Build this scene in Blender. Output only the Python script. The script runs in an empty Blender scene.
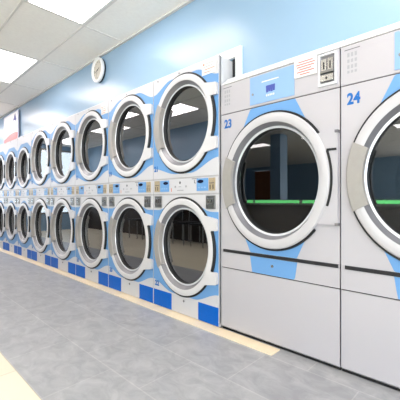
import bpy, math, random
from math import pi, sin, cos, sqrt, atan2, radians as R
random.seed(7)
sc = bpy.context.scene
COL = sc.collection

# ------------------------------------------------------------------ materials
def lin(c):
    return tuple(((v/255)/12.92 if v/255 <= .04045 else ((v/255+.055)/1.055)**2.4) for v in c)
def rgba(c): return (*lin(c), 1)
MATS = {}
def mat(name, c, rough=.5, metal=0, spec=.5, noise=0, nscale=8, bump=0, bscale=200, coat=0):
    m = bpy.data.materials.new(name); m.use_nodes = True
    nt = m.node_tree; b = nt.nodes['Principled BSDF']
    b.inputs['Base Color'].default_value = rgba(c)
    b.inputs['Roughness'].default_value = rough
    b.inputs['Metallic'].default_value = metal
    b.inputs['Specular IOR Level'].default_value = spec
    b.inputs['Coat Weight'].default_value = coat
    b.inputs['Coat Roughness'].default_value = .15
    tc = nt.nodes.new('ShaderNodeTexCoord')
    if noise:
        n = nt.nodes.new('ShaderNodeTexNoise'); n.inputs['Scale'].default_value = nscale; n.inputs['Detail'].default_value = 5
        nt.links.new(tc.outputs['Object'], n.inputs['Vector'])
        mx = nt.nodes.new('ShaderNodeMix'); mx.data_type = 'RGBA'
        mx.inputs[6].default_value = rgba([max(0, v*(1-noise)) for v in c]); mx.inputs[7].default_value = rgba([min(255, v*(1+noise)) for v in c])
        nt.links.new(n.outputs['Fac'], mx.inputs[0]); nt.links.new(mx.outputs[2], b.inputs['Base Color'])
    if bump:
        n2 = nt.nodes.new('ShaderNodeTexNoise'); n2.inputs['Scale'].default_value = bscale
        nt.links.new(tc.outputs['Object'], n2.inputs['Vector'])
        bp = nt.nodes.new('ShaderNodeBump'); bp.inputs['Strength'].default_value = bump; bp.inputs['Distance'].default_value = .002
        nt.links.new(n2.outputs['Fac'], bp.inputs['Height']); nt.links.new(bp.outputs[0], b.inputs['Normal'])
    MATS[name] = m
    return m
def emis(name, c, s):
    m = bpy.data.materials.new(name); m.use_nodes = True
    b = m.node_tree.nodes['Principled BSDF']
    b.inputs['Base Color'].default_value = rgba(c)
    b.inputs['Emission Color'].default_value = rgba(c); b.inputs['Emission Strength'].default_value = s
    MATS[name] = m; return m

mat('panel', (182, 178, 182), .38, 0, .4, .012, 3)
mat('panel_light', (200, 198, 201), .36, 0, .4, .012, 3)
mat('panel_white', (236, 234, 234), .35)
mat('cabinet_side', (206, 206, 208), .45, 0, .5, .02, 6)
mat('sky_blue', (106, 153, 203), .4, 0, .22, .02, 3)
mat('pale_blue', (138, 172, 212), .4, 0, .25)
mat('royal_blue', (0, 92, 186), .5, 0, .15, .05, 40)
mat('ring_white', (190, 187, 189), .32)
mat('ring_bright', (208, 205, 206), .32)
mat('cone_grey', (128, 127, 131), .35, .35)
mat('rim_light', (225, 226, 230), .2, .3)
mat('rubber', (16, 17, 20), .55)
mat('hinge_grey', (156, 151, 146), .42, .1, .5, .04, 30)
mat('chrome', (205, 203, 200), .22, .9)
mat('steel', (150, 150, 148), .3, .85, .5, .06, 30)
mat('drum_steel', (128, 129, 131), .35, .8, .5, .1, 12)
mat('drum_dark', (26, 27, 29), .5)
mat('gold', (182, 164, 134), .4, .3, .5, .12, 90)
mat('seam', (92, 88, 90), .6)
mat('seam_light', (176, 173, 174), .6)
mat('dark', (28, 28, 32), .6)
mat('display', (14, 22, 52), .2)
mat('number_blue', (0, 96, 172), .45)
mat('mark_grey', (112, 110, 114), .5)
mat('mark_pale', (158, 158, 162), .5)
mat('paper', (222, 220, 217), .6)
mat('red_ink', (212, 112, 104), .6)
mat('orange_ink', (206, 98, 50), .6)
mat('emblem_ink', (58, 74, 158), .45)
mat('trim_white', (238, 239, 240), .4, 0, .5, .01, 4)
mat('wall_blue', (146, 176, 202), .3, 0, .6, .015, 2, .05, 120)
mat('wall_cream', (206, 200, 190), .7, 0, .3, .02, 3)
mat('wainscot', (58, 48, 42), .5, 0, .4, .15, 5)
mat('door_brown', (158, 98, 66), .5, 0, .4, .15, 5)
mat('ceiling_tile', (250, 245, 240), .9, 0, .2, .03, 40, .15, 250)
mat('ceiling_grid', (222, 218, 214), .6)
mat('lamp_frame', (228, 227, 224), .5)
mat('skirting', (236, 218, 188), .5, 0, .4, .05, 8)
mat('poster_white', (246, 245, 246), .4)
mat('poster_frame', (205, 206, 226), .4)
mat('poster_red', (232, 128, 128), .5)
mat('poster_pink', (244, 214, 214), .5)
mat('poster_navy', (74, 78, 148), .5)
mat('poster_mint', (226, 240, 232), .5)
mat('poster_sky', (206, 226, 244), .5)
mat('clock_face', (216, 206, 192), .5)
mat('clock_rim', (240, 238, 236), .3)
mat('clock_case', (30, 36, 48), .4)
mat('black_plastic', (22, 22, 24), .45)
mat('counter_top', (196, 196, 194), .4)
mat('counter_body', (150, 146, 142), .5)
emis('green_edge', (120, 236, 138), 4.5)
emis('lamp', (255, 246, 243), 7.5)

def glass_mat(name, ior):
    m = bpy.data.materials.new(name); m.use_nodes = True; nt = m.node_tree
    nt.nodes.clear()
    out = nt.nodes.new('ShaderNodeOutputMaterial')
    fr = nt.nodes.new('ShaderNodeFresnel'); fr.inputs['IOR'].default_value = ior
    gl = nt.nodes.new('ShaderNodeBsdfGlossy'); gl.inputs['Roughness'].default_value = .012; gl.inputs['Color'].default_value = (.95, .97, 1, 1)
    tr = nt.nodes.new('ShaderNodeBsdfTransparent'); tr.inputs['Color'].default_value = (.55, .57, .59, 1)
    mx = nt.nodes.new('ShaderNodeMixShader')
    nt.links.new(fr.outputs[0], mx.inputs[0]); nt.links.new(tr.outputs[0], mx.inputs[1]); nt.links.new(gl.outputs[0], mx.inputs[2])
    nt.links.new(mx.outputs[0], out.inputs[0])
    MATS[name] = m
glass_mat('door_glass', 2.9); glass_mat('washer_glass', 1.95)
def clear_glass():
    m = bpy.data.materials.new('window_glass'); m.use_nodes = True; nt = m.node_tree
    nt.nodes.clear()
    out = nt.nodes.new('ShaderNodeOutputMaterial')
    gl = nt.nodes.new('ShaderNodeBsdfGlossy'); gl.inputs['Roughness'].default_value = .01
    tr = nt.nodes.new('ShaderNodeBsdfTransparent'); tr.inputs['Color'].default_value = (.95, .98, 1, 1)
    mx = nt.nodes.new('ShaderNodeMixShader'); mx.inputs[0].default_value = .06
    nt.links.new(tr.outputs[0], mx.inputs[1]); nt.links.new(gl.outputs[0], mx.inputs[2]); nt.links.new(mx.outputs[0], out.inputs[0])
    MATS['window_glass'] = m
clear_glass()

def tile_mat(name, c1, c2, grout, bw, rh, off, X0, Y0, mortar, rough, noise_c=None, nscale=3.0, bump=.15):
    m = bpy.data.materials.new(name); m.use_nodes = True; nt = m.node_tree; b = nt.nodes['Principled BSDF']
    tc = nt.nodes.new('ShaderNodeTexCoord'); mp = nt.nodes.new('ShaderNodeMapping'); mp.inputs['Location'].default_value = (-X0, -Y0, 0)
    br = nt.nodes.new('ShaderNodeTexBrick'); br.offset = off; br.offset_frequency = 2; br.squash = 1
    br.inputs['Color1'].default_value = rgba(c1); br.inputs['Color2'].default_value = rgba(c2); br.inputs['Mortar'].default_value = rgba(grout)
    br.inputs['Scale'].default_value = 1; br.inputs['Brick Width'].default_value = bw; br.inputs['Row Height'].default_value = rh
    br.inputs['Mortar Size'].default_value = mortar; br.inputs['Mortar Smooth'].default_value = .3
    nt.links.new(tc.outputs['Object'], mp.inputs[0]); nt.links.new(mp.outputs[0], br.inputs[0])
    col = br.outputs['Color']
    if noise_c:
        mp2 = nt.nodes.new('ShaderNodeMapping'); mp2.inputs['Scale'].default_value = (1, 1.9, 1); mp2.inputs['Rotation'].default_value = (0, 0, .5)
        nt.links.new(tc.outputs['Object'], mp2.inputs[0])
        n = nt.nodes.new('ShaderNodeTexNoise'); n.inputs['Scale'].default_value = nscale; n.inputs['Detail'].default_value = 9; n.inputs['Roughness'].default_value = .65; n.inputs['Distortion'].default_value = .8
        nt.links.new(mp2.outputs[0], n.inputs['Vector'])
        rp = nt.nodes.new('ShaderNodeValToRGB'); rp.color_ramp.elements[0].position = .36; rp.color_ramp.elements[1].position = .66
        rp.color_ramp.elements[0].color = rgba(noise_c[0]); rp.color_ramp.elements[1].color = rgba(noise_c[1])
        nt.links.new(n.outputs['Fac'], rp.inputs[0])
        mx = nt.nodes.new('ShaderNodeMix'); mx.data_type = 'RGBA'; mx.blend_type = 'MULTIPLY'; mx.inputs[0].default_value = 1
        nt.links.new(col, mx.inputs[6]); nt.links.new(rp.outputs[0], mx.inputs[7]); col = mx.outputs[2]
    nt.links.new(col, b.inputs['Base Color'])
    b.inputs['Roughness'].default_value = rough
    bp = nt.nodes.new('ShaderNodeBump'); bp.inputs['Strength'].default_value = bump; bp.inputs['Distance'].default_value = .002; bp.invert = True
    nt.links.new(br.outputs['Fac'], bp.inputs['Height']); nt.links.new(bp.outputs[0], b.inputs['Normal'])
    MATS[name] = m
tile_mat('floor_cream', (238, 226, 202), (232, 219, 194), (196, 182, 158), .6, .3, .5, -2.2, .46, .003, .3)
tile_mat('floor_slate', (180, 180, 181), (174, 174, 176), (194, 193, 192), .6, .298, .5, -2.085, .46, .0035, .34,
         ((222, 222, 225), (255, 255, 255)), 7)

# ------------------------------------------------------------------ mesh builder
class MB:
    def __init__(s): s.v = []; s.f = []; s.m = []; s.names = []
    def mi(s, m):
        if m not in s.names: s.names.append(m)
        return s.names.index(m)
    def face(s, pts, m):
        b = len(s.v); s.v += [tuple(p) for p in pts]; s.f.append(list(range(b, b+len(pts)))); s.m.append(s.mi(m))
    def mesh(s, vs, fs, m):
        b = len(s.v); s.v += [tuple(p) for p in vs]; k = s.mi(m)
        for f in fs: s.f.append([b+i for i in f]); s.m.append(k)
    def box(s, x0, x1, y0, y1, z0, z1, m, skip=''):
        vs = [(x, y, z) for x in (x0, x1) for y in (y0, y1) for z in (z0, z1)]
        fs = {'l': (0, 1, 3, 2), 'r': (4, 6, 7, 5), 'f': (0, 4, 5, 1), 'k': (2, 3, 7, 6), 'b': (0, 2, 6, 4), 't': (1, 5, 7, 3)}
        s.mesh(vs, [f for k, f in fs.items() if k not in skip], m); return s
    def prism(s, pts, y0, y1, m):        # outline in x,z ; front at y0
        n = len(pts); vs = [(x, y0, z) for x, z in pts] + [(x, y1, z) for x, z in pts]
        fs = [list(range(n)), list(range(2*n-1, n-1, -1))] + [[i, i+n, (i+1) % n+n, (i+1) % n] for i in range(n)]
        s.mesh(vs, fs, m); return s
    def lathe(s, prof, cx, cz, a0=0, a1=360, n=72, mats=None, m=None, cap=False):   # about the y axis; profile of (r, y)
        full = abs(a1-a0-360) < 1e-6
        k = n if full else n+1
        b = len(s.v); p = len(prof)
        for i in range(k):
            a = R(a0+(a1-a0)*i/n)
            for r, y in prof: s.v.append((cx+r*cos(a), y, cz+r*sin(a)))
        for i in range(n):
            j = (i+1) % k
            for q in range(p-1):
                s.f.append([b+i*p+q, b+j*p+q, b+j*p+q+1, b+i*p+q+1]); s.m.append(s.mi(mats[q] if mats else m))
        if cap and not full:
            s.f.append([b+q for q in range(p)]); s.m.append(s.mi(m or mats[0]))
            s.f.append([b+(k-1)*p+q for q in range(p-1, -1, -1)]); s.m.append(s.mi(m or mats[0]))
        return s
    def disc(s, cx, cz, r, y0, y1, m, n=64):
        return s.prism([(cx+r*cos(2*pi*i/n), cz+r*sin(2*pi*i/n)) for i in range(n)], y0, y1, m)
    def plate_hole(s, x0, x1, z0, z1, cx, cz, r, y0, y1, m, n=64):
        an = sorted(set([2*pi*i/n for i in range(n)] + [atan2(z-cz, x-cx) % (2*pi) for x in (x0, x1) for z in (z0, z1)]))
        inn, out = [], []
        for a in an:
            c, d = cos(a), sin(a)
            t = min([(x1-cx)/c if c > 1e-9 else 1e9, (x0-cx)/c if c < -1e-9 else 1e9, (z1-cz)/d if d > 1e-9 else 1e9, (z0-cz)/d if d < -1e-9 else 1e9])
            inn.append((cx+r*c, cz+r*d)); out.append((cx+t*c, cz+t*d))
        k = len(an)
        vs = [(x, y0, z) for x, z in inn]+[(x, y0, z) for x, z in out]+[(x, y1, z) for x, z in inn]+[(x, y1, z) for x, z in out]
        fs = []
        for i in range(k):
            j = (i+1) % k
            fs += [(i, i+k, j+k, j), (i+2*k, j+2*k, j+3*k, i+3*k), (i+k, i+3*k, j+3*k, j+k), (i, j, j+2*k, i+2*k)]
        s.mesh(vs, fs, m); return s
    def between(s, xs, lo, hi, y, m):     # a painted field, lo(x) < z < hi(x)
        for a, b in zip(xs, xs[1:]):
            la, lb, ha, hb = lo(a), lo(b), hi(a), hi(b)
            if ha <= la and hb <= lb: continue
            ha, hb = max(ha, la), max(hb, lb)
            s.face([(a, y, la), (b, y, lb), (b, y, hb), (a, y, ha)], m)
        return s
    def tube(s, pts, r, m, n=8):
        from mathutils import Vector
        P = [Vector(p) for p in pts]; b = len(s.v)
        for i, p in enumerate(P):
            d = (P[min(i+1, len(P)-1)]-P[max(i-1, 0)]).normalized()
            u = d.cross(Vector((0, 0, 1)) if abs(d.z) < .9 else Vector((0, 1, 0))).normalized(); w = d.cross(u)
            for k in range(n):
                s.v.append(tuple(p+r*(cos(2*pi*k/n)*u+sin(2*pi*k/n)*w)))
        for i in range(len(P)-1):
            for k in range(n):
                s.f.append([b+i*n+k, b+i*n+(k+1) % n, b+(i+1)*n+(k+1) % n, b+(i+1)*n+k]); s.m.append(s.mi(m))
        s.f.append([b+k for k in range(n)]); s.m.append(s.mi(m)); s.f.append([b+(len(P)-1)*n+k for k in range(n)]); s.m.append(s.mi(m))
        return s
    def build(s, name, parent=None, bevel=0, smooth=True, loc=(0, 0, 0)):
        me = bpy.data.meshes.new(name); me.from_pydata(s.v, [], s.f)
        for n in s.names: me.materials.append(MATS[n])
        for p, k in zip(me.polygons, s.m): p.material_index = k
        import bmesh
        bm = bmesh.new(); bm.from_mesh(me); bmesh.ops.remove_doubles(bm, verts=bm.verts, dist=1e-5); bmesh.ops.recalc_face_normals(bm, faces=bm.faces)
        bm.to_mesh(me); bm.free()
        if smooth:
            for p in me.polygons: p.use_smooth = True
            me.set_sharp_from_angle(angle=R(32))
        o = bpy.data.objects.new(name, me); COL.objects.link(o); o.location = loc
        if parent: o.parent = parent
        if bevel:
            b = o.modifiers.new('bevel', 'BEVEL'); b.width = bevel; b.segments = 2; b.limit_method = 'ANGLE'; b.angle_limit = R(50)
        return o

def text(name, body, size, x, z, y, m, parent=None, align='LEFT', ext=.0004, bold=0, sx=1):
    cu = bpy.data.curves.new(name, 'FONT'); cu.body = body; cu.size = size; cu.align_x = align; cu.extrude = ext; cu.offset = bold; cu.resolution_u = 3
    t = bpy.data.objects.new(name, cu); COL.objects.link(t)
    dg = bpy.context.evaluated_depsgraph_get(); dg.update()
    me = bpy.data.meshes.new_from_object(t.evaluated_get(dg))
    bpy.data.objects.remove(t); bpy.data.curves.remove(cu)
    for v in me.vertices: v.co = (x+v.co.x*sx, y-v.co.z, z+v.co.y)
    me.materials.clear(); me.materials.append(MATS[m])
    o = bpy.data.objects.new(name, me); COL.objects.link(o)
    if parent: o.parent = parent
    return o

def tag(o, label=None, cat=None, group=None, kind=None):
    if label: o['label'] = label
    if cat: o['category'] = cat
    if group: o['group'] = group
    if kind: o['kind'] = kind
    return o
def thing(name, label, cat, loc=(0, 0, 0), rz=0, group=None):
    o = bpy.data.objects.new(name, None); COL.objects.link(o); o.location = loc; o.rotation_euler = (0, 0, rz); o.empty_display_size = .1
    return tag(o, label, cat, group)
def struct(mb, name, parent=None, bevel=0):
    o = mb.build(name, parent, bevel, smooth=False)
    if not parent: o['kind'] = 'structure'
    return o
def copy_tree(o, parent=None):
    c = o.copy(); COL.objects.link(c)
    if parent: c.parent = parent
    for ch in list(o.children): copy_tree(ch, c)
    return c
def smooth01(t): t = max(0, min(1, t)); return t*t*(3-2*t)

# ------------------------------------------------------------------ the room
CEIL = 2.633; WY = 1.56; DRY_Y = 1.435; WASH_Y = 1.45
XL, XR, YB, YCH = -11.5, 4.2, -8.6, 2.75
struct(MB().box(XL, XR, YB, YCH, -.1, 0, 'floor_cream'), 'floor')
struct(MB().box(XL+.1, XR, .46, 2.6, 0, .003, 'floor_slate'), 'trim_1')
struct(MB().box(XL+.1, -1.146, 1.364, 1.445, .003, .009, 'skirting'), 'trim_2')
# wall above the machines (the machines stand in its opening)
w = MB()
w.box(XL, -1.64, WY, WY+.12, 1.99, CEIL, 'wall_blue')
w.box(-1.64, XR, WY, WY+.12, 1.835, CEIL, 'wall_blue')
w.box(.30, XR, WY, WY+.12, 0, 1.835, 'wall_blue')
struct(w, 'wall_back')
struct(MB().box(XL, XR, YCH-.1, YCH, 0, CEIL, 'wall_cream'), 'wall_chase')
t = MB(); t.box(XL, -1.588, WY-.016, WY, 1.995, 2.064, 'trim_white'); t.box(-1.645, -1.588, WY-.016, WY, 1.835, 1.995, 'trim_white')
struct(t, 'trim_3')
struct(MB().box(-1.692, -1.645, WY, WY+.02, 1.80, 1.99, 'dark'), 'trim_4')  # dark strip standing in for the shade in the gap beside the dryers
w = MB(); lw = [(-1.05, .15), (.25, 1.45)]
w.box(XL-.1, XL, YB, YCH, 0, .5, 'wall_blue'); w.box(XL-.1, XL, YB, YCH, 2.5, CEIL, 'wall_blue')
for a, b in ((YB, -1.05), (.15, .25), (1.45, YCH)): w.box(XL-.1, XL, a, b, .5, 2.5, 'wall_blue')
struct(w, 'wall_left')
for i, (a, b) in enumerate(lw):  # unseen end windows, added to brighten the far dryers
    f = MB()
    for (p, q, r_, s_) in ((a, b, .5, .55), (a, b, 2.45, 2.5), (a, a+.05, .55, 2.45), (b-.05, b, .55, 2.45)): f.box(XL-.08, XL-.02, p, q, r_, s_, 'steel')
    o = struct(f, 'window_%d' % (i+5)); struct(MB().box(XL-.055, XL-.045, a+.05, b-.05, .55, 2.45, 'window_glass'), 'pane', o)
w = MB()
w.box(XL, -10.9, YB-.1, YB, 0, CEIL, 'wall_blue'); w.box(-9.0, -2.6, YB-.1, YB, 0, CEIL, 'wall_blue'); w.box(3.6, XR, YB-.1, YB, 0, CEIL, 'wall_blue'); w.box(-2.6, 3.6, YB-.1, YB, 0, .4, 'wall_blue'); w.box(-2.6, 3.6, YB-.1, YB, 2.5, CEIL, 'wall_blue'); w.box(-10.9, -9.0, YB-.1, YB, 2.45, CEIL, 'wall_blue')
struct(w, 'wall_rear')
d = struct(MB().box(-10.88, -9.955, YB-.08, YB-.03, .01, 2.43, 'door_brown').box(-9.945, -9.02, YB-.08, YB-.03, .01, 2.43, 'door_brown'), 'door_1')
struct(MB().box(-9.90, -9.86, YB-.03, YB+.03, .98, 1.06, 'chrome'), 'door_handle', d)
f = MB()
for (p, q, r_, s_) in ((-2.6, 3.6, .4, .46), (-2.6, 3.6, 2.44, 2.5), (-2.6, -2.54, .46, 2.44), (3.54, 3.6, .46, 2.44), (.47, .53, .46, 2.44)): f.box(p, q, YB-.08, YB-.02, r_, s_, 'steel')
o = struct(f, 'window_4'); struct(MB().box(-2.54, 3.54, YB-.055, YB-.045, .46, 2.44, 'window_glass'), 'pane', o)  # unseen rear window, added to light the machine fronts and ceiling
# partition across the aisle
w = MB(); w.box(XL, -4.4, -1.35, -1.2, 1.85, CEIL, 'wall_blue'); w.box(XL, -4.4, -1.35, -1.2, 0, 1.85, 'wainscot')
struct(w, 'wall_partition')
struct(MB().box(-5.05, -4.72, -3.3, -3.0, 0, CEIL, 'wall_blue'), 'wall_pillar')
# street side: piers, sill, header and three big unseen panes added for fill light
w = MB(); piers = [YB, -6.0, -5.8, -3.2, -3.0, -.4, -.2, YCH]
w.box(XR, XR+.15, YB, YCH, 0, .35, 'wall_cream'); w.box(XR, XR+.15, YB, YCH, 2.45, CEIL, 'wall_cream')
wins = [(-8.3, -5.9), (-5.7, -3.1), (-2.9, -.2)]
ys = [YB]+[v for p in wins for v in p]+[YCH]
for a, b in zip(ys[0::2], ys[1::2]): w.box(XR, XR+.15, a, b, .35, 2.45, 'wall_cream')
struct(w, 'wall_right')
for i, (a, b) in enumerate(wins):
    f = MB()
    for (p, q, r_, s_) in ((a, b, .35, .40), (a, b, 2.40, 2.45), (a, a+.05, .40, 2.40), (b-.05, b, .40, 2.40)): f.box(XR+.04, XR+.1, p, q, r_, s_, 'steel')
    o = struct(f, 'window_%d' % (i+1)); struct(MB().box(XR+.065, XR+.075, a+.05, b-.05, .40, 2.40, 'window_glass'), 'pane', o)

# ceiling with its grid
PX, PY, GX, GY = 1.27, .447, -3.38, .748
c = MB(); c.box(XL, XR, YB, YCH, CEIL, CEIL+.1, 'ceiling_tile')
gx = [GX+PX*k for k in range(-7, 7) if XL < GX+PX*k < XR]
gy = [GY+PY*k for k in range(-21, 2) if YB < GY+PY*k < WY]
for x in gx: c.box(x-.007, x+.007, YB, WY, CEIL-.005, CEIL, 'ceiling_grid', 't')
for y in gy: c.box(XL, XR, y-.007, y+.007, CEIL-.0045, CEIL, 'ceiling_grid', 't')
c.box(XL, XR, WY-.022, WY, CEIL-.02, CEIL, 'ceiling_grid', 't')
struct(c, 'ceiling')
def troffer(ix, iy, label):
    x0 = GX+PX*ix; y0 = GY+PY*iy
    t = thing('ceiling_light', label, 'ceiling light', ((x0+PX/2), y0+PY/2, CEIL), 0, 'ceiling lights')
    hx, hy = PX/2-.012, PY/2-.012
    f = MB()
    for b in ((-hx, hx, -hy, -hy+.018), (-hx, hx, hy-.018, hy), (-hx, -hx+.018, -hy+.018, hy-.018), (hx-.018, hx, -hy+.018, hy-.018)):
        f.box(*b, -.009, 0, 'lamp_frame')
    f.build('frame', t)
    MB().box(-hx+.018, hx-.018, -hy+.018, hy-.018, -.006, 0, 'lamp').build('diffuser', t)
troffer(0, 0, 'bright rectangular ceiling light nearest the viewer, up and left of the wall clock')
troffer(-2, 0, 'second bright ceiling light farther along the row, cut off by the left edge')
for n, (ix, iy, l) in enumerate([
        (-4, 0, 'ceiling light far down the aisle row, beyond the left edge'),
        (2, 0, 'ceiling light over the aisle in front of washer 24'),
        (-6, 0, 'ceiling light at the very end of the aisle row, beyond the left edge'),  # from here to the far-end light: unseen, added to brighten the aisle
        (-3, -2, 'ceiling light across the aisle, opposite the fourth dryer from the washers'),
        (-5, -1, 'ceiling light across the aisle, opposite the narrow dryers'),
        (-6, -3, 'ceiling light beside the partition at the far end of the aisle'),
        (-7, -1, 'ceiling light nearest the far end window'),
        (-2, -3, 'ceiling light across the aisle, mirrored as a white wedge in the upper dryer doors'),
        (0, -3, 'ceiling light behind the viewer in the second row of lights'),
        (2, -3, 'ceiling light behind the viewer on the street side'),
        (-4, -3, 'ceiling light by the dark wainscot, mirrored in the distant dryer doors'),
        (-3, -11, 'ceiling light deep in the back room, mirrored in the door glass of washer 23'),
        (-1, -11, 'ceiling light deep in the back room beside the pillar'),
        (1, -11, 'ceiling light deep in the back room opposite washer 24'),
        (3, -7, 'ceiling light near the street windows'), (1, -7, 'ceiling light above the dark folding counter')]):
    troffer(ix, iy, l)

# ------------------------------------------------------------------ stacked dryers
HW = .437
def dryer_door(root, cz, k=1):
    prof = [(.372, .004), (.386, -.004), (.387, -.012), (.383, -.017), (.370, -.019), (.346, -.019), (.338, -.016), (.332, -.006), (.313, .016), (.312, .010), (.301, .009), (.299, .012), (.293, .036)]
    prof = [(r*k, y) for r, y in prof]
    ms = ['ring_bright']*6+['cone_grey']*2+['rim_light']*3+['rubber']  # black inner band paints in the shadowed gap beside the glass
    b = MB().lathe(prof, 0, cz, mats=ms, n=88)
    for s in (1, -1):      # the two square lugs of the latch side
        b.prism([(x*k, cz+s*z*k) for x, z in [(.262, .262), (.418, .238), (.427, .228), (.427, .160), (.420, .150), (.335, .150), (.300, .165)]][::s], -.0192, .0, 'ring_bright')
    d = b.build('door', root)
    MB().lathe([(.380*k, .003), (.399*k, .001), (.402*k, -.005), (.396*k, -.010), (.384*k, -.010)], 0, cz, m='rubber', n=88).build('gasket', d)
    MB().lathe([(.388*k, -.001), (.404*k, -.001), (.408*k, -.009), (.404*k, -.017), (.388*k, -.017)], 0, cz, -21.5, 21.5, 20, m='rubber', cap=True).build('pull_handle', d)
    MB().lathe([(.314*k, .010), (.316*k, -.018), (.320*k, -.023), (.385*k, -.024), (.392*k, -.019), (.392*k, -.002)], 0, cz, 148, 212, 24, m='hinge_grey', cap=True).build('hinge_plate', d)
    MB().disc(0, cz, .2945*k, .032, .037, 'door_glass').build('glass_pane', d)
    b = MB().lathe([(.352*k, .026), (.325*k, .05), (.325*k, .62), (.30*k, .64), (.001, .64)], 0, cz, mats=['drum_dark', 'drum_steel', 'drum_steel', 'drum_steel'], n=48)
    for q in range(3):
        a = 2*pi*q/3+.5
        b.prism([(.325*k*cos(a-.12), cz+.325*k*sin(a-.12)), (.325*k*cos(a+.12), cz+.325*k*sin(a+.12)), (.25*k*cos(a), cz+.25*k*sin(a))], .10, .60, 'steel')
    b.build('drum', root)

def linspace(a, b, n): return [a+(b-a)*i/(n-1) for i in range(n)]
def ztop(cz, r): return lambda x: cz+sqrt(max(0, r*r-x*x)) if abs(x) < r else cz
def zbot(cz, r): return lambda x: cz-sqrt(max(0, r*r-x*x)) if abs(x) < r else cz

def make_dryer(HW, k, CU, CLW):
    X = HW/.437; XS = linspace(-HW+.001, HW-.001, 81); rr = .378*k
    t = thing('stacked_dryer', 'x', 'dryer', (0, 0, 0), 0, 'stacked tumble dryers along the wall')
    MB().box(-HW, HW, .008, .92, .03, 1.98, 'cabinet_side', 'f').build('cabinet', t, .003)
    f = MB().plate_hole(-HW, HW, 1.115, 1.98, 0, CU, .362*k, 0, .02, 'panel_light')
    hi = lambda x: 1.848+.085*smooth01((.44-abs(x/X))/.27)-(1-k)*.5
    lo = lambda x: min(1.145, CU-.40*k)+(.100 if x > 0 else .060)*smooth01((abs(x/X)-.10)/.34)
    f.between(XS, ztop(CU, rr), hi, -.0007, 'sky_blue'); f.between(XS, lo, zbot(CU, rr), -.0007, 'sky_blue')
    f.build('upper_front_panel', t)
    f = MB().plate_hole(-HW, HW, .015, .972, 0, CLW, .362*k, 0, .02, 'panel_light')
    hi2 = lambda x: .845-(1-k)*.2+.112*(1-smooth01((abs(x/X)-.03)/.33))
    lo2 = lambda x: .163+.078*smooth01((abs(x/X)-.15)/.29)
    f.between(XS, ztop(CLW, rr), hi2, -.0007, 'sky_blue'); f.between(XS, lo2, zbot(CLW, rr), -.0007, 'sky_blue')
    for a, b in ((-.432, -.158), (.199, .435)): f.box(a*X, b*X, -.0009, .001, .017, .152, 'royal_blue', 'k')
    f.disc(.013, .122, .010, -.003, .001, 'mark_grey', 16)
    f.build('lower_front_panel', t)
    # control band between the two drums
    b = MB().box(-HW, HW, -.002, .02, .984, 1.103, 'panel_light'); b.box(-HW, HW, .004, .02, .972, .984, 'seam_light'); b.box(-HW, HW, .004, .02, 1.103, 1.115, 'seam_light')
    b.disc(-.035, 1.072, .011, -.004, 0, 'mark_grey', 16)
    for x in (-.10, .045): b.disc(x, 1.040, .009, -.004, 0, 'mark_pale', 16)
    b.box(-.075, .012, -.0028, 0, 1.006, 1.014, 'mark_pale'); b.box(-.055, -.02, -.0028, 0, 1.036, 1.042, 'mark_pale')
    b.box(.148, .156, -.0028, 0, 1.062, 1.088, 'mark_grey'); b.box(.156, .168, -.0028, 0, 1.060, 1.066, 'mark_grey')
    b.box(.12, .20, -.0028, 0, 1.094, 1.099, 'mark_grey'); b.box(-.160, -.152, -.0028, 0, 1.0, 1.03, 'orange_ink')
    cp = b.build('control_panel', t)
    for s, x0, x1 in ((1, .186, .322), (-1, -.322, -.190)):
        x0 *= X; x1 *= X
        kp = MB().box(x0, x1, -.006, 0, 1.001, 1.096, 'sky_blue')
        cx = (x0+x1)/2-.02*s
        kp.prism([(cx+.036*cos(a*pi/10), 1.073+.013*sin(a*pi/10)) for a in range(20)], -.0075, -.006, 'display')
        for i in range(3): kp.box(x0+.02+i*.034, x0+.042+i*.034, -.0072, -.006, 1.022, 1.032, 'pale_blue')
        kp.build('keypad', cp)
        a0, a1 = (.330, .402) if s > 0 else (-.412, -.332); a0 *= X; a1 *= X
        g = MB().box(a0, a1, -.006, 0, 1.001, 1.096, 'gold')
        for i in range(2): g.box(a0+.014+i*.032, a0+.022+i*.032, -.0068, -.006, 1.012, 1.045, 'dark')
        g.box(a0+.008, a1-.008, -.0068, -.006, 1.055, 1.060, 'seam')
        g.build('coin_slot', cp)
        c0, c1 = (.303, .402) if s > 0 else (-.402, -.300); c0 *= X; c1 *= X
        q = MB()
        for bx in ((c0, c1, .866, .874), (c0, c1, .957, .965), (c0, c0+.008, .874, .957), (c1-.008, c1, .874, .957)): q.box(bx[0], bx[1], -.010, 0, bx[2], bx[3], 'steel')
        q.box(c0+.008, c1-.008, -.001, .003, .874, .957, 'cone_grey')
        for i in range(2): q.box(c0+.018+i*.036, c0+.044+i*.036, -.014, 0, .905, .94, 'chrome'); q.box(c0+.028+i*.036, c0+.034+i*.036, -.0148, -.014, .912, .934, 'dark')
        q.box(c0+.016, c1-.016, -.012, 0, .882, .897, 'steel')
        q.build('coin_box', t)
    dryer_door(t, CU, k); dryer_door(t, CLW, k)
    for x in (-.36, -.05): MB().disc(x, 1.962, .006, -.003, .001, 'mark_grey', 12).build('screw', t)
    return t

def dryer_notice(t, x0, x1, z0, z1):
    s = MB().box(x0, x1, -.003, 0, z0, z1, 'paper')
    s.disc(x0+.022, z0+.078*(z1-z0)/.11, .008, -.0036, -.003, 'orange_ink', 14)
    for i, (a, b) in enumerate(((.04, .13), (.015, .12), (.03, .145), (.02, .1))):
        z = z1-.028-.021*i; s.box(x0+a, min(x0+b, x1-.01), -.0036, -.003, z-.004, z, 'orange_ink' if i > 1 else 'mark_pale')
    s.build('notice_sticker', t)

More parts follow.
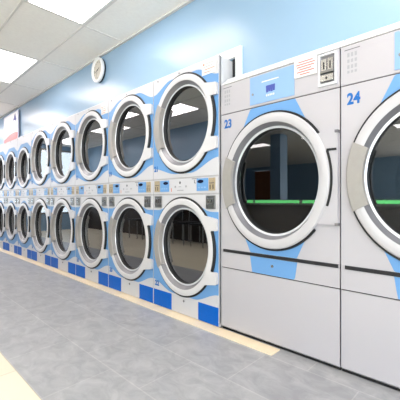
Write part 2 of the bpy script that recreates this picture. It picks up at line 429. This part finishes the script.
labels = [
 'blue and white stacked dryer numbered 21 and 22, right beside the large washer 23',
 'blue and white stacked dryer second from the washers, next to dryer 21',
 'stacked dryer third from the washers, with a small white notice at its top corner',
 'stacked dryer fourth from the washers, between the notice dryer and the last full-size dryer',
 'full-size stacked dryer next to the three narrower ones at the far end',
 'narrow stacked dryer nearest the viewer of the three smaller far ones',
 'narrow stacked dryer in the middle of the three smaller far ones',
 'narrow stacked dryer farthest away, cut off by the left edge']
big = make_dryer(.431, 1, 1.545, .557)
small = make_dryer(.370, .83, 1.458, .557)
col = []
for k, x in enumerate((-2.131, -3.001, -3.871, -4.741, -5.611, -6.419, -7.167, -7.915)):
    src = big if k < 5 else small
    d = src if k in (0, 5) else copy_tree(src)
    d.location = (x, DRY_Y, 0); d['label'] = labels[k]
    col.append(d)
for k, d in enumerate(col):
    a = 21-2*k; X = 1 if k < 5 else .853
    text('number_decal', str(a), .062, -.418*X, 1.180, -.0012, 'number_blue', d, bold=.003)
    text('number_decal', str(a+1), .062, -.405*X, .188, -.0012, 'number_blue', d, bold=.003)
    if k == 0: dryer_notice(d, .244, .405, 1.868, 1.978)
    if k == 2: dryer_notice(d, .27, .40, 1.85, 1.96)

# ------------------------------------------------------------------ big washers
WW = .4755
WCZ = 1.052
def make_washer():
    t = thing('washer_extractor', 'x', 'washing machine', (0, 0, 0), 0, 'large front loading washers')
    MB().box(-WW, WW, .008, .95, .02, 1.75, 'cabinet_side', 'f').build('cabinet', t, .002)
    l = MB(); pf = [(-.004, 1.757), (-.004, 1.763), (.058, 1.824), (.5, 1.826), (.5, 1.757)]; n = len(pf)
    l.mesh([(x, y, z) for x in (-WW, WW) for y, z in pf], [list(range(n)), list(range(2*n-1, n-1, -1))]+[[i, (i+1) % n, (i+1) % n+n, i+n] for i in range(n)], 'panel_white')
    l.build('top_lid', t, .003)
    p = MB().box(-WW, WW, -.002, .02, 1.546, 1.752, 'panel'); p.box(-WW, WW, .004, .02, 1.540, 1.552, 'seam'); p.box(-WW, WW, .004, .02, 1.752, 1.757, 'seam')
    tp = p.build('top_panel', t)
    b = MB().box(-.186, .176, -.006, -.001, 1.560, 1.742, 'pale_blue')
    for i in range(4): b.prism([(-.044+i*.0185, 1.618+.003*(i % 2)), (-.028+i*.0185, 1.618+.003*(i % 2)), (-.026+i*.0185, 1.660), (-.046+i*.0185, 1.660-.003*(i % 2))], -.0068, -.006, 'emblem_ink')
    b.box(-.046, .028, -.0066, -.006, 1.650, 1.662, 'emblem_ink')
    for i in range(5): b.box(-.044+i*.0145, -.035+i*.0145, -.0066, -.006, 1.594, 1.606, 'paper')
    b.prism([(-.085, 1.690), (.06, 1.690), (.055, 1.697), (-.08, 1.697)], -.0064, -.006, 'paper')
    b.disc(-.160, 1.628, .008, -.009, -.006, 'steel', 16)
    b.build('blue_access_panel', tp)
    q = MB()
    for z in (1.727, ): q.box(-.455, -.366, -.0028, -.002, z, z+.005, 'mark_grey')
    q.box(-.455, -.366, -.0024, -.0018, 1.594, 1.727, 'panel')
    for z0, h in ((1.69, .022), (1.66, .018), (1.628, .02), (1.604, .014)):
        for i in range(3): q.box(-.438+i*.021, -.425+i*.021, -.0028, -.0024, z0, z0+h, 'mark_pale')
    q.build('instruction_label', tp)
    # coin box
    c0, c1, z0, z1 = .346, .462, 1.566, 1.746
    c = MB()
    for bx in ((c0, c1, z0, z0+.014), (c0, c1, z1-.012, z1), (c0, c0+.014, z0+.014, z1-.012), (c1-.012, c1, z0+.014, z1-.012)): c.box(bx[0], bx[1], -.012, 0, bx[2], bx[3], 'rim_light')
    c.box(c0+.014, c1-.012, -.0028, .0, z0+.014, z1-.012, 'cone_grey')
    cb = c.build('coin_box', t)
    for i in range(2):
        x = c0+.024+i*.040
        s = MB().box(x, x+.032, -.018, -.002, 1.645, 1.712, 'chrome'); s.box(x+.012, x+.020, -.019, -.018, 1.655, 1.695, 'dark'); s.box(x-.004, x+.036, -.026, -.002, 1.632, 1.645, 'steel')
        s.build('coin_slide', cb, .002)
    MB().box(c0+.020, c1-.018, -.020, -.002, 1.588, 1.624, 'chrome').disc((c0+c1)/2, 1.604, .007, -.022, -.02, 'dark', 14).build('coin_drawer', cb, .002)
    # main front with porthole
    f = MB().plate_hole(-WW, WW, .582, 1.540, 0, WCZ, .405, 0, .02, 'panel')
    xs = linspace(-.27, .30, 58)
    f.between(xs, ztop(WCZ, .424), lambda x: 1.5395 if -.186 <= x <= .18 else (1.5395-(abs(x+.186 if x < 0 else x-.18))*1.75), -.0007, 'sky_blue')
    xs = linspace(-.24, .27, 52)
    f.between(xs, lambda x: .583 if -.188 <= x <= .192 else .583+(abs(x+.188) if x < 0 else abs(x-.192))*1.9, zbot(WCZ, .424), -.0007, 'sky_blue')
    f.build('front_panel', t)
    s = MB().box(-WW, WW, .010, .02, .560, .582, 'dark'); s.box(-.452, .468, -.004, .01, .562, .5815, 'dark'); s.box(-WW, -.452, .0, .01, .562, .58, 'panel'); s.box(.468, WW, .0, .01, .562, .58, 'panel')
    s.build('vent_slot', t)
    w = MB().box(-WW, WW, -.0005, .02, .453, .560, 'panel')
    xs = linspace(-.19, .20, 40)
    w.between(xs, lambda x: .454 if -.172 <= x <= .178 else .454+(abs(x+.172) if x < 0 else abs(x-.178))*6, lambda x: .5595, -.0013, 'sky_blue')
    ws = w.build('service_drawer', t)
    MB().disc(.003, .513, .009, -.006, 0, 'steel', 16).box(.001, .005, -.0066, -.006, .507, .519, 'dark').build('drawer_lock', ws)
    MB().box(-WW, WW, .006, .02, .446, .453, 'dark').box(-WW, WW, 0, .02, .028, .446, 'panel').build('base_panel', t, .001)
    MB().box(-WW, WW, .012, .03, .0035, .028, 'rubber').build('toe_strip', t)
    # door
    prof = [(.405, .004), (.424, -.004), (.427, -.018), (.420, -.027), (.404, -.031), (.380, -.030), (.368, -.026), (.362, -.012), (.350, .012), (.348, .008), (.336, .012), (.335, .015), (.329, .036)]
    ms = ['ring_white']*6+['cone_grey']*2+['rim_light']*3+['rubber']  # last black band puts the shade around the glass into the colour
    d = MB().lathe(prof, 0, WCZ, mats=ms, n=96)
    # flat latch plate running from the ring to the cabinet edge
    out = [(.472, .798), (.472, 1.306), (.418, 1.306)]
    arc = [(.40*cos(R(a)), WCZ+.40*sin(R(a))) for a in linspace(39, -39, 18)]
    d.prism([(.305, .798)]+out[0:1]+out[1:2]+[(.330, 1.306)]+arc[1:-1], -.018, .0, 'panel')
    door = d.build('door', t)
    MB().lathe([(.422, .002), (.438, .001), (.441, -.008), (.437, -.016), (.424, -.014)], 0, WCZ, 37, 318, 96, m='rubber', cap=True).build('gasket', door)
    g = MB().lathe([(.430, -.010), (.430, -.0235), (.443, -.0235), (.443, -.010)], 0, WCZ, -20.5, 20.5, 24, m='rubber', cap=True)
    g.box(.406, .466, -.0232, -.010, WCZ+.150, WCZ+.162, 'rubber')
    g.build('grip_slot', door)
    MB().lathe([(.338, -.020), (.341, -.035), (.425, -.0365), (.433, -.028), (.433, -.004)], 0, WCZ, 155.5, 204.5, 24, m='hinge_grey', cap=True).build('hinge_plate', door)
    for z in (1.304, .800): MB().box(.458, .4775, -.026, 0, z-.007, z+.007, 'mark_grey').build('door_screw', door)
    MB().disc(0, WCZ, .3305, .031, .037, 'washer_glass', 72).build('glass_pane', door)
    b = MB().lathe([(.40, .010), (.372, .06), (.372, .62), (.34, .65), (.12, .65), (.10, .60), (.001, .60)], 0, WCZ, mats=['drum_dark']+['drum_steel']*5, n=56)
    for k in range(4):
        a = 2*pi*k/4+.4
        b.prism([(.372*cos(a-.11), WCZ+.372*sin(a-.11)), (.372*cos(a+.11), WCZ+.372*sin(a+.11)), (.29*cos(a), WCZ+.29*sin(a))], .12, .60, 'steel')
    b.build('drum', t)
    return t
w23 = make_washer(); w24 = copy_tree(w23)
w23.location = (-1.2135, WASH_Y, 0); w24.location = (-.2535, WASH_Y, 0)
w23['label'] = 'large grey washer marked 23, with a white red-lettered notice beside its coin box'
w24['label'] = 'large grey washer marked 24, cut off by the right edge of the photo'
text('number_decal', '23', .082, -.442, 1.445, -.001, 'number_blue', w23, bold=.003, sx=.92)
text('number_decal', '24', .082, -.440, 1.440, -.001, 'number_blue', w24, bold=.003, sx=.92)
s = MB().box(.178, .336, -.008, -.002, 1.654, 1.760, 'paper')
for i, (a, b) in enumerate(((.03, .13), (.015, .145), (.02, .14), (.035, .12), (.02, .14), (.04, .11))):
    s.box(.178+a, .178+b, -.0086, -.008, 1.738-i*.0145, 1.744-i*.0145, 'red_ink')
s.build('notice_sticker', w23)

# ------------------------------------------------------------------ wall clock
ck = thing('wall_clock', 'round white rimmed wall clock hanging high on the blue wall above the dryers', 'clock', (-3.93, WY, 2.455))
MB().lathe([(.001, 0), (.132, 0), (.140, -.008), (.140, -.030), (.001, -.030)], 0, 0, m='clock_case', n=56).build('case', ck)
MB().lathe([(.140, -.018), (.146, -.026), (.146, -.040), (.138, -.048), (.122, -.048), (.112, -.034), (.112, -.030)], 0, 0, m='clock_rim', n=56).build('rim', ck)
f = MB().disc(0, 0, .114, -.032, -.030, 'clock_face', 48)
for k in range(12):
    a = 2*pi*k/12; r0, r1 = .084, .100; wd = .0035 if k % 3 else .006
    f.prism([(r0*sin(a)-wd*cos(a), r0*cos(a)+wd*sin(a)), (r0*sin(a)+wd*cos(a), r0*cos(a)-wd*sin(a)), (r1*sin(a)+wd*cos(a), r1*cos(a)-wd*sin(a)), (r1*sin(a)-wd*cos(a), r1*cos(a)+wd*sin(a))], -.0325, -.032, 'mark_grey')
f.build('dial', ck)
def hand(name, a, L, wd, y, m):
    a = R(a); MB().prism([(-.012*sin(a)-wd*cos(a), -.012*cos(a)+wd*sin(a)), (-.012*sin(a)+wd*cos(a), -.012*cos(a)-wd*sin(a)), (L*sin(a)+wd*.5*cos(a), L*cos(a)-wd*.5*sin(a)), (L*sin(a)-wd*.5*cos(a), L*cos(a)+wd*.5*sin(a))], y-.001, y, m).build(name, ck)
hand('hour_hand', 62, .05, .005, -.0345, 'dark'); hand('minute_hand', 252, .085, .0035, -.0365, 'dark'); hand('second_hand', 200, .09, .0012, -.0385, 'dark')

# ------------------------------------------------------------------ poster
po = thing('wall_poster', 'white poster with a red swoosh and dark blue mark above the farthest dryers', 'poster', (-7.70, WY-.016, 2.0))
b = MB()
for bx in ((-.5, .5, 0, .012), (-.5, .5, .548, .56), (-.5, -.478, .012, .548), (.484, .5, .012, .548)): b.box(bx[0], bx[1], -.016, 0, bx[2], bx[3], 'poster_frame')
b.build('frame', po)
b = MB().box(-.478, .484, -.012, 0, .012, .548, 'poster_white')
b.prism([(.15, .40), (.22, .41), (.36, .38), (.37, .42), (.32, .48), (.31, .52), (.27, .51), (.22, .46)], -.0128, -.012, 'poster_navy')
b.prism([(-.30, .36), (-.19, .36), (-.12, .46), (-.26, .44)], -.0125, -.012, 'poster_mint')
b.prism([(-.478, .03)]+[(x, .13+.055*sin((x+.35)*3.1)) for x in linspace(-.478, .478, 24)][0:24]+[(.478, .05)], -.0125, -.012, 'poster_red')
b.prism([(x, .14+.055*sin((x+.35)*3.1)) for x in linspace(-.478, .478, 24)]+[(x, .20+.055*sin((x+.2)*3.1)) for x in linspace(.478, -.478, 24)], -.0128, -.012, 'poster_pink')
b.prism([(-.478, .24), (.478, .25), (.478, .29), (-.478, .30)], -.0125, -.012, 'poster_sky')
b.build('printed_sheet', po)

# ------------------------------------------------------------------ things seen only mirrored in the door glass
fc = thing('folding_counter', 'long dark folding counter with a bright green edge, mirrored in the washer door glass', 'counter', (-2.75, -1.95, 0))
MB().box(-2.0, 2.0, -.30, .30, .10, .83, 'counter_body').build('body', fc)
MB().box(-2.05, 2.05, -.35, .345, .83, .94, 'counter_top').build('worktop', fc)
MB().box(-2.05, -1.59, .345, .352, .874, .926, 'green_edge').box(-1.52, -0.41, .345, .352, .874, .926, 'green_edge').box(-0.34, 0.05, .345, .352, .874, .926, 'green_edge').box(0.15, 2.0, .345, .352, .874, .926, 'green_edge').build('green_edge_strip', fc)
MB().box(-1.95, 1.95, -.25, .25, 0, .10, 'rubber').build('plinth', fc)
def make_chair():
    t = thing('waiting_chair', 'x', 'chair', group='black waiting chairs across the aisle')
    MB().box(-.22, .22, -.22, .22, .43, .47, 'black_plastic').build('seat', t, .01)
    MB().prism([(-.21, .56), (.21, .56), (.19, .86), (-.19, .86)], -.235, -.21, 'black_plastic').build('backrest', t, .008)
    for x in (-.19, .19):
        MB().tube([(x, .19, 0), (x, .19, .43)], .012, 'steel').build('leg', t)
        MB().tube([(x, -.2, 0), (x, -.2, .43), (x*.95, -.222, .84)], .012, 'steel').build('leg', t)
    return t
ch = make_chair()
for k in range(5):
    c = ch if k == 0 else copy_tree(ch)
    c.location = (-5.0-.62*k, -.93, 0)
    c['label'] = 'black chair across the aisle, %s from the wall end, mirrored in the lower dryer doors' % ['first', 'second', 'third', 'fourth', 'fifth'][k]

# ------------------------------------------------------------------ light, camera, view
wd = bpy.data.worlds.new('World'); sc.world = wd; wd.use_nodes = True
bg = wd.node_tree.nodes['Background']; bg.inputs['Color'].default_value = (.86, .93, 1, 1); bg.inputs['Strength'].default_value = 2.5
for i, (a, b) in enumerate(wins):           # added fill light behind the unseen street windows
    L = bpy.data.lights.new('window_daylight', 'AREA'); L.shape = 'RECTANGLE'; L.size = b-a-.1; L.size_y = 2.0; L.energy = 110; L.color = (.9, .95, 1)
    o = bpy.data.objects.new('window_daylight', L); COL.objects.link(o); o.location = (XR+.2, (a+b)/2, 1.4)
    o.rotation_euler = (R(90), 0, R(90))

for i, (a, b) in enumerate(lw):  # added light behind the unseen left end windows
    L = bpy.data.lights.new('window_daylight', 'AREA'); L.shape = 'RECTANGLE'; L.size = b-a-.1; L.size_y = 1.9; L.energy = 4.5; L.color = (.92, .97, 1)
    o = bpy.data.objects.new('window_daylight', L); COL.objects.link(o); o.location = (XL-.25, (a+b)/2, 1.5)
    o.rotation_euler = (R(90), 0, R(-90))
L = bpy.data.lights.new('window_daylight', 'AREA'); L.shape = 'RECTANGLE'; L.size = 6; L.size_y = 1.95; L.energy = 170; L.color = (.97, .98, 1)  # added frontal fill behind the unseen rear window
o = bpy.data.objects.new('window_daylight', L); COL.objects.link(o); o.location = (.5, YB-.25, 1.45); o.rotation_euler = (R(90), 0, 0)
cam = bpy.data.cameras.new('camera'); co = bpy.data.objects.new('camera', cam); COL.objects.link(co)
co.location = (0, 0, .932); co.rotation_euler = (R(90), 0, atan2(.5673, .8235))
cam.sensor_width = 36; cam.sensor_fit = 'HORIZONTAL'; cam.lens = 297.6/400*36; cam.shift_x = -.25; cam.clip_start = .02
sc.camera = co
sc.view_settings.view_transform = 'Standard'; sc.view_settings.look = 'None'; sc.view_settings.gamma = 1; sc.view_settings.use_curve_mapping = False
sc.view_settings.exposure = .24
sc.cycles.use_denoising = True
sc.cycles.max_bounces = 10; sc.cycles.transparent_max_bounces = 12; sc.cycles.sample_clamp_indirect = 6
